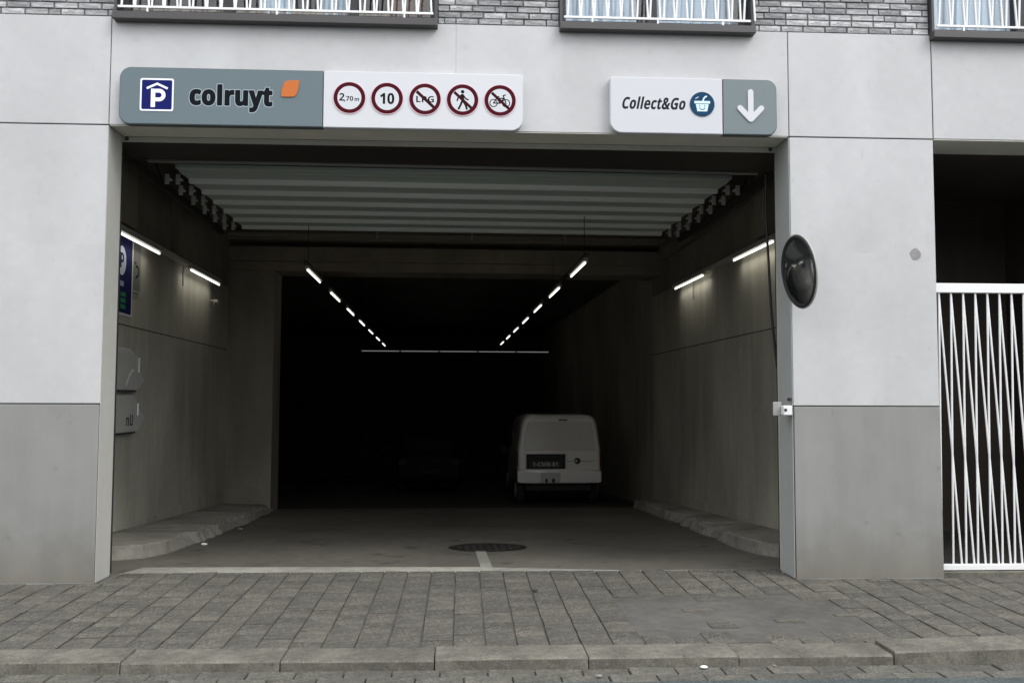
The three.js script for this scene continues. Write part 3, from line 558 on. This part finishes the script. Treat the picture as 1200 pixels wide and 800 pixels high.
// ---------------------------------------------------------------- lamps
const lampGroup = 'strip lamps of the garage';
function stripLamp(u, y, w, len, label, lit, tubeMat = M.tube, turn = 0) {
  const l = gthing('strip_lamp', label, 'lamp', u, y, w, lampGroup); l.rotation.y = GA + turn;
  part(l, 'housing', lim(-0.035, 0.035, 0.012, 0.06, -len / 2 - 0.02, len / 2 + 0.02, 0.006), M.housing);
  part(l, 'tube', new THREE.CapsuleGeometry(0.0135, len - 0.05, 4, 10).rotateX(Math.PI / 2).translate(0, -0.012, 0), tubeMat);
  if (lit) { const a = new THREE.RectAreaLight(new THREE.Color(1, 0.96, 0.86), lit, 0.05, len); a.name = 'lamp_light'; a.position.set(0, -0.04, 0); a.rotation.x = -Math.PI / 2; l.add(a); }
  return l;
}
const nth = ['first', 'second', 'third', 'fourth', 'fifth', 'sixth', 'seventh'];
stripLamp(-4.02, 3.6, 3.65, 1.7, 'strip lamp on the left wall nearest the entrance, above the blue sign', 4.6);
stripLamp(-4.02, 3.6, 7.05, 1.9, 'strip lamp on the left wall farther in, near the concrete pier', 4.6);
stripLamp(3.93, 3.62, 3.7, 1.65, 'strip lamp on the right wall nearest the entrance, partly behind the jamb', 4.6);
stripLamp(3.93, 3.62, 7.03, 1.85, 'strip lamp on the right wall farther in from the entrance', 4.6);
for (let i = 0; i < 7; i++) {
  stripLamp(-2.24, 3.6, 6.7 + i * 3.08, 1.55, nth[i] + ' ceiling lamp of the left row counted from the entrance', 0);
  stripLamp(1.85, 3.6, 5.56 + i * 3.05, 1.55, nth[i] + ' ceiling lamp of the right row counted from the entrance', 0);
}
for (let i = 0; i < 5; i++) stripLamp(-2.62 + i * 1.54, 3.6, 29.4, 1.5, nth[i] + ' lamp from the left in the dim crosswise row deep in the garage', 0, M.farTube, Math.PI / 2);
for (const [s, u, lab] of [[-1, -4.1, 'cable tray along the left garage wall above the lamps'], [1, 4.0, 'cable tray along the right garage wall above the lamps']]) {
  const t = gthing('cable_tray', lab, 'cable tray', u, 3.66, 0.8);
  part(t, 'channel', lw(-0.06, 0.06, 0, 0.055, 0, 7.4, 0.004), M.tray); for (let i = 0; i < 5; i++) part(t, 'support', lw(s > 0 ? -0.02 : -0.1, s > 0 ? 0.06 : 0.02, -0.02, 0.0, 0.6 + i * 1.6, 0.64 + i * 1.6), M.tray);
  part(t, 'drop_conduit', bar([s * 0.03, 0, s > 0 ? -6.3 : -5.3], [s * 0.03, -0.32, s > 0 ? -6.3 : -5.3], 0.012), M.housing);
}
for (const [u, lab, len, w0] of [[-2.24, 'dark ceiling rail carrying the left row of lamps', 20.3, 5.7], [1.85, 'dark ceiling rail carrying the right row of lamps', 20.3, 4.6]]) {
  const t = gthing('lamp_rail', lab, 'rail', u, 3.663, w0); part(t, 'channel', lw(-0.025, 0.025, 0, 0.04, 0, len), M.darkSteel);
  for (let i = 0; i < 6; i++) part(t, 'hanger', bar([0, 0.04, -0.3 - i * 3.9], [0, i < 2 ? 0.62 : 0.85, -0.3 - i * 3.9], 0.006, 5), M.darkSteel);
}
// pipes before the beam
{
  const p = gthing('pipe', 'brown pipe running across below the ceiling in front of the beam', 'pipe', 0, 4.66, 9.0); part(p, 'tube', bar([-4.1, 0, 0], [4.0, 0, 0], 0.045, 12), M.brownBeam);
  for (const u of [-1.4, 0.35, 2.1]) part(p, 'clamp', lw(u - 0.02, u + 0.02, -0.06, 0.2, -0.06, 0.06), M.steel);
  const c = gthing('camera_dome', 'small pale camera fitting below the left end of the raised door', 'camera', -4.08, 3.32, 8.0); c.scale.setScalar(0.75); part(c, 'bracket', lw(-0.12, -0.02, -0.02, 0.02, -0.02, 0.02), M.housing); part(c, 'body', lw(-0.04, 0.06, -0.12, 0.02, -0.05, 0.09, 0.02), M.housing); part(c, 'lens', new THREE.SphereGeometry(0.035, 12, 8).translate(0.02, -0.07, 0.055), M.black);
}
// hanging cord at the right jamb
{
  const pts = [[3.06, 3.9], [3.055, 3.5], [3.075, 3.05], [3.1, 2.5], [3.15, 1.95]].map(([u, y]) => new THREE.Vector3(u, y, -0.62));
  const m = part(scene, 'pull_cord', new THREE.TubeGeometry(new THREE.CatmullRomCurve3(pts), 40, 0.013, 6), M.black); m.rotation.y = GA; tag(m, 'black pull cord hanging beside the right jamb', 'cord');
}

// ---------------------------------------------------------------- signs on the left garage wall
{ // plane x = wall, seen at a grazing angle: local x runs into the garage
  const face = (o) => { o.rotation.y = GA + Math.PI / 2; return o; };
  const s = face(gthing('parking_sign', 'dark blue parking sign high on the left garage wall under the lamp', 'sign', -4.195, 3.16, 3.0));
  const t = canvasTex(512, 340, (x) => {
    x.fillStyle = '#141d52'; x.fillRect(0, 0, 512, 340); x.fillStyle = '#c9cfdc'; x.beginPath(); x.ellipse(388, 120, 50, 62, 0, 0, 7); x.fill(); x.fillStyle = '#1a2560'; x.font = 'bold 92px sans-serif'; x.textAlign = 'center'; x.fillText('P', 388, 152);
    x.fillStyle = '#9aa3c0'; x.fillRect(372, 206, 44, 22); x.fillStyle = '#2f8a4c'; for (const y of [252, 278, 304]) x.fillRect(384, y, 58, 18);
  });
  part(s, 'panel', lim(-0.85, 0.86, -0.5, 0.55, 0, 0.03, 0.004), M.white); part(s, 'sign_face', new THREE.PlaneGeometry(1.62, 1.0).translate(-0.005, 0.03, 0.034), printMat(t));
  const b = face(gthing('notice_board', 'narrow pale notice beside the blue parking sign on the left wall', 'sign', -4.195, 3.3, 4.03));
  const t2 = canvasTex(160, 420, (x) => { x.fillStyle = '#7c7b75'; x.fillRect(0, 0, 160, 420); x.strokeStyle = '#1a1a1c'; x.lineWidth = 22; x.beginPath(); x.arc(80, 250, 44, -2.2, 1.6); x.lineTo(60, 320); x.stroke(); x.beginPath(); x.moveTo(40, 190); x.lineTo(60, 170); x.stroke(); });
  part(b, 'panel', lim(-0.16, 0.16, -0.3, 0.38, 0, 0.02, 0.003), M.housing); part(b, 'sign_face', new THREE.PlaneGeometry(0.29, 0.62).translate(0, 0.04, 0.0235), printMat(t2));
  const shield = (y, label, outline, text) => {
    const q = face(gthing('arrow_panel', label, 'sign', -4.195, y, 3.7)), sh = new THREE.Shape(outline.map(([a, c]) => new THREE.Vector2(a, c)));
    part(q, 'panel', slab(sh, 0.06, 0.014), std([0.62, 0.62, 0.6], 0.6, { map: smoothTex }));
    const tt = canvasTex(480, 192, (x) => { x.fillStyle = '#b9b9b3'; x.fillRect(0, 0, 480, 192); if (text) { x.fillStyle = '#15161a'; x.font = 'bold 92px sans-serif'; x.textAlign = 'right'; x.fillText(text, 462, 164); } else { x.strokeStyle = '#e6e6e2'; x.lineWidth = 18; x.lineCap = 'round'; x.beginPath(); x.moveTo(330, 180); x.quadraticCurveTo(400, 90, 440, 96); x.stroke(); } });
    part(q, 'sign_face', new THREE.PlaneGeometry(1.12, 0.42).translate(-0.29, 0.0, 0.0625), printMat(tt, 0.8));
    part(q, 'edge_strip', bar([0.40, outline[outline.length - 2][1] - 0.1, 0.062], [0.40, -0.02, 0.062], 0.014, 8), M.white);
    part(q, 'lower_edge', lim(-0.88, 0.3, outline[0][1] - 0.012, outline[0][1] + 0.004, 0.02, 0.07, 0.003), M.rubber);
  };
  shield(1.985, 'upper of two pointed pale grey arrow panels on the left garage wall', [[-0.9, -0.26], [0.39, -0.26], [0.455, 0.17], [0.1, 0.27], [-0.9, 0.27]].toSpliced(2, 0, [0.68, -0.12]).toSpliced(3, 0, [0.455, 0.02]));
  shield(1.43, 'lower of two pointed pale grey arrow panels on the left garage wall', [[-0.9, -0.235], [0.42, -0.235], [0.4, 0.13], [0.28, 0.235], [-0.9, 0.235]].toSpliced(2, 0, [0.72, -0.05]), 'nU');
}

// ---------------------------------------------------------------- vehicles (rear towards us)
function loft(stations, ring) { // stations: [w, halfWidth, yBottom, yTop, tumble], ring of points per station
  const n = ring, pos = [], idx = [];
  stations.forEach(([w, hw, y0, y1, tw]) => {
    for (let i = 0; i < n; i++) {
      const a = (i / n) * Math.PI * 2, c = Math.cos(a), s = Math.sin(a), e = 0.2;
      const sx = Math.sign(c) * Math.pow(Math.abs(c), e), sy = Math.sign(s) * Math.pow(Math.abs(s), e), k = (sy + 1) / 2;
      const half = hw * (1 - tw * Math.max(0, k - 0.35) / 0.65 * Math.max(0, k - 0.35) / 0.65);
      pos.push(sx * half, y0 + (y1 - y0) * k, -w);
    }
  });
  for (let j = 0; j + 1 < stations.length; j++) for (let i = 0; i < n; i++) { const a = j * n + i, b = j * n + (i + 1) % n; idx.push(a, b, a + n, b, b + n, a + n); }
  for (const j of [0, stations.length - 1]) { const [w, , y0, y1] = stations[j], c = pos.length / 3; pos.push(0, (y0 + y1) / 2, -w); for (let i = 0; i < n; i++) { const a = j * n + i, b = j * n + (i + 1) % n; j ? idx.push(c, a, b) : idx.push(c, b, a); } }
  const g = new THREE.BufferGeometry(); g.setAttribute('position', new THREE.Float32BufferAttribute(pos, 3)); g.setIndex(idx); g.computeVertexNormals(); metric(g); return g;
}
function wheels(v, hw, wr, ws) {
  for (const w of ws) for (const s of [-1, 1]) {
    const wh = part(v, 'wheel', new THREE.CylinderGeometry(wr * 0.62, wr * 0.62, 0.19, 24).rotateZ(Math.PI / 2).translate(s * (hw - 0.1), wr, -w), M.darkSteel);
    part(wh, 'tyre', new THREE.TorusGeometry(wr * 0.8, wr * 0.2, 12, 32).scale(1, 1, 1.3).rotateY(Math.PI / 2).translate(s * (hw - 0.1), wr, -w), M.rubber); part(wh, 'rim', new THREE.CylinderGeometry(wr * 0.5, wr * 0.55, 0.02, 20).rotateZ(Math.PI / 2).translate(s * (hw + 0.005), wr, -w), M.steel);
  }
}
{
  const W0 = 11.0, v = gthing('van', 'small white van seen from behind in the dark of the garage', 'van', 2.24, fl(12.3) + 0.03, W0);
  v.rotation.order = 'YXZ'; 
  const paint = new THREE.MeshPhysicalMaterial({ color: lin(0.78, 0.765, 0.72), roughness: 0.35, clearcoat: 1, clearcoatRoughness: 0.06 });
  const H = 1.89;
  part(v, 'body', loft([[0.0, 0.80, 0.5, H - 0.07, 0.17], [0.015, 0.835, 0.47, H - 0.03, 0.16], [0.07, 0.865, 0.47, H, 0.15], [0.8, 0.87, 0.45, H + 0.02, 0.14], [2.3, 0.87, 0.32, H, 0.15], [2.6, 0.87, 0.32, H - 0.06, 0.17], [3.2, 0.86, 0.32, 1.2, 0.1], [3.7, 0.82, 0.34, 1.04, 0.1], [3.95, 0.7, 0.36, 0.8, 0.1]], 56), paint);
  { const sh = new THREE.Shape(); sh.moveTo(-0.7, 1.16); sh.lineTo(0.7, 1.16); sh.quadraticCurveTo(0.74, 1.16, 0.735, 1.22); sh.lineTo(0.665, 1.66); sh.quadraticCurveTo(0.655, 1.73, 0.6, 1.735); sh.lineTo(-0.6, 1.735); sh.quadraticCurveTo(-0.655, 1.73, -0.665, 1.66); sh.lineTo(-0.735, 1.22); sh.quadraticCurveTo(-0.74, 1.16, -0.7, 1.16);
    part(v, 'rear_window', new THREE.ExtrudeGeometry(sh, { depth: 0.012, bevelEnabled: true, bevelSize: 0.008, bevelThickness: 0.006, bevelSegments: 2 }), new THREE.MeshPhysicalMaterial({ color: lin(0.66, 0.64, 0.59), roughness: 0.25, clearcoat: 1, clearcoatRoughness: 0.03 }), 'covered rear window'); }
  part(v, 'door_seam', [lim(-0.004, 0.004, 1.0, 1.78, 0.004, 0.008), lim(-0.72, 0.72, 0.93, 0.938, 0.004, 0.008)].slice(1), M.joint);
  part(v, 'high_brake_light', lim(-0.02, 0.16, 1.765, 1.79, -0.01, 0.02, 0.004), M.black);
  part(v, 'roof_lip', lim(-0.55, 0.55, 1.815, 1.84, -0.06, 0.022, 0.008), paint);
  part(v, 'plate_recess', [lim(-0.7, 0.13, 0.775, 1.08, 0.002, 0.014, 0.004)], M.black);
  const rec = part(v, 'plate_trim', [lim(-0.72, 0.15, 1.08, 1.11, 0.0, 0.05, 0.008), lim(-0.7, 0.13, 0.745, 0.775, 0.0, 0.03, 0.008), lim(-0.72, -0.69, 0.76, 1.09, 0.0, 0.03, 0.008), lim(0.12, 0.15, 0.76, 1.09, 0.0, 0.03, 0.008)], paint);
  const pl = canvasTex(520, 120, (x) => { x.fillStyle = '#4a4a47'; x.fillRect(0, 0, 520, 120); fitText(x, '1-CMB-81', 'bold 96px sans-serif', 260, 94, 450, '#b9b9b3'); });
  part(v, 'number_plate', lim(-0.63, 0.05, 0.79, 0.955, 0.015, 0.022, 0.002), M.rubber); part(v, 'plate_print', new THREE.PlaneGeometry(0.62, 0.14).translate(-0.29, 0.872, 0.0255), printMat(pl));
  part(v, 'badge', new THREE.CylinderGeometry(0.062, 0.066, 0.02, 24).rotateX(Math.PI / 2).translate(0.37, 0.94, 0.012), M.black); part(v, 'door_lock', new THREE.CylinderGeometry(0.024, 0.024, 0.02, 16).rotateX(Math.PI / 2).translate(0.345, 0.94, 0.026), M.steel);
  part(v, 'bumper', loft([[-0.035, 0.84, 0.5, 0.74, 0], [-0.02, 0.875, 0.48, 0.76, 0], [0.25, 0.885, 0.46, 0.78, 0]], 40), paint);
  part(v, 'bumper_step', lim(-0.39, 0.01, 0.5, 0.7, 0.03, 0.052, 0.01), std([0.5, 0.5, 0.47], 0.6)); part(v, 'step_slot', [lim(-0.3, -0.25, 0.5, 0.58, 0.051, 0.056), lim(-0.16, -0.1, 0.5, 0.58, 0.051, 0.056)], M.black);
  part(v, 'underbody', lim(-0.7, 0.7, 0.3, 0.5, -3.6, -0.2, 0.03), M.black);
  for (const s of [-1, 1]) {
    part(v, 'tail_light', lim(s * 0.865 - 0.012, s * 0.865 + 0.012, 0.82, 1.12, -0.12, -0.035, 0.006), std([0.12, 0.01, 0.01], 0.2));
    part(v, 'wing_mirror', lim(s * 0.97 - 0.07, s * 0.97 + 0.07, 0.93, 1.13, -2.75, -2.6, 0.04), M.rubber);
    part(v, 'side_window', lim(s * 0.842 - 0.02, s * 0.842 + 0.02, 1.08, 1.5, -2.55, -1.75, 0.01), M.black);
  }
  part(v, 'windscreen', new THREE.PlaneGeometry(1.3, 0.85).rotateX(-0.75).rotateY(Math.PI).translate(0, 1.52, -2.94), M.black);
  wheels(v, 0.86, 0.3, [0.62, 3.15]);
}
{
  const v = gthing('parked_car', 'barely visible dark car parked in the unlit depth left of the white van', 'car', -0.5, fl(17.8), 16.6);
  const paint = new THREE.MeshPhysicalMaterial({ color: lin(0.004, 0.0045, 0.006), roughness: 0.6, specularIntensity: 0.5 });
  part(v, 'body', loft([[0, 0.78, 0.42, 0.98, 0.05], [0.05, 0.84, 0.32, 1.02, 0.05], [0.5, 0.88, 0.25, 1.02, 0.05], [2.6, 0.88, 0.25, 0.98, 0.05], [3.7, 0.85, 0.25, 0.86, 0.08], [4.05, 0.74, 0.3, 0.68, 0.1]], 40), paint);
  part(v, 'cabin', loft([[0.1, 0.74, 0.9, 1.1, 0.1], [0.42, 0.78, 0.9, 1.44, 0.22], [1.6, 0.79, 0.9, 1.48, 0.22], [2.1, 0.78, 0.9, 1.4, 0.22], [2.9, 0.74, 0.88, 1.0, 0.1]], 40), paint);
  part(v, 'rear_window', new THREE.PlaneGeometry(1.15, 0.36).rotateX(-0.75).translate(0, 1.27, -0.2), M.black);
  for (const s of [-1, 1]) part(v, 'tail_light', lim(s * 0.7 - 0.1, s * 0.7 + 0.1, 0.78, 0.92, -0.06, 0.01, 0.01), std([0.012, 0.004, 0.004], 0.5));
  part(v, 'number_plate', lim(-0.26, 0.26, 0.56, 0.67, -0.01, 0.01, 0.003), std([0.02, 0.02, 0.02], 0.7)); wheels(v, 0.87, 0.3, [0.75, 3.3]);
}

// ---------------------------------------------------------------- litter
function litter(x, y, z, r, label, mat) { const g = new THREE.IcosahedronGeometry(r, 1), p = g.attributes.position; for (let i = 0; i < p.count; i++) { const a = p.getX(i), b = p.getY(i), c = p.getZ(i), k = 1 + 0.25 * Math.sin(a * 90 + b * 70 + c * 110); p.setXYZ(i, a * k * 1.5, b * k * 0.5, c * k); } g.computeVertexNormals(); const m = part(scene, numbered('litter'), g, mat); m.position.set(x, y, z); tag(m, label, 'litter'); }
litter(...toWorld(-3.06, fl(3.3) + 0.02, 3.3), 0.026, 'white scrap of paper beside the broken left garage kerb', M.white);
litter(...toWorld(-3.1, fl(5.6) + 0.012, 5.6), 0.025, 'small pale crumb of concrete farther in along the left garage kerb', M.kerbIn);
litter(1.55, -0.088, 2.54, 0.017, 'white pebble in the gutter below the mortar patch', M.white);
litter(0.85, -0.085, 2.72, 0.014, 'tiny pale pebble on the outer gutter stones', M.kerbIn);
litter(0.62, 0.005, 0.5, 0.018, 'small dark lump on the threshold right of the manhole', M.black);
litter(2.02, -0.09, 2.52, 0.009, 'tiny pale pebble at the kerb right of a larger white one', M.kerbIn);

// ---------------------------------------------------------------- the other side of the street (unseen, added behind the camera; sized and set back to shade the garage; mirrored)
{
  struct('unseen_frontage', [lim(-40, 40, 0, 6.0, 20.3, 21)], std([0.2, 0.15, 0.13], 0.9, { map: concreteTex }));
  const f = struct('frontage_windows', Array.from({ length: 26 }, (_, i) => [lim(-38 + i * 3, -36.6 + i * 3, 0.9, 2.6, 20.26, 20.31)]).flat(), std([0.03, 0.035, 0.04], 0.1));
}
scene.traverse((o) => { if (o.isMesh) o.castShadow = o.receiveShadow = true; });
renderer.render(scene, camera);
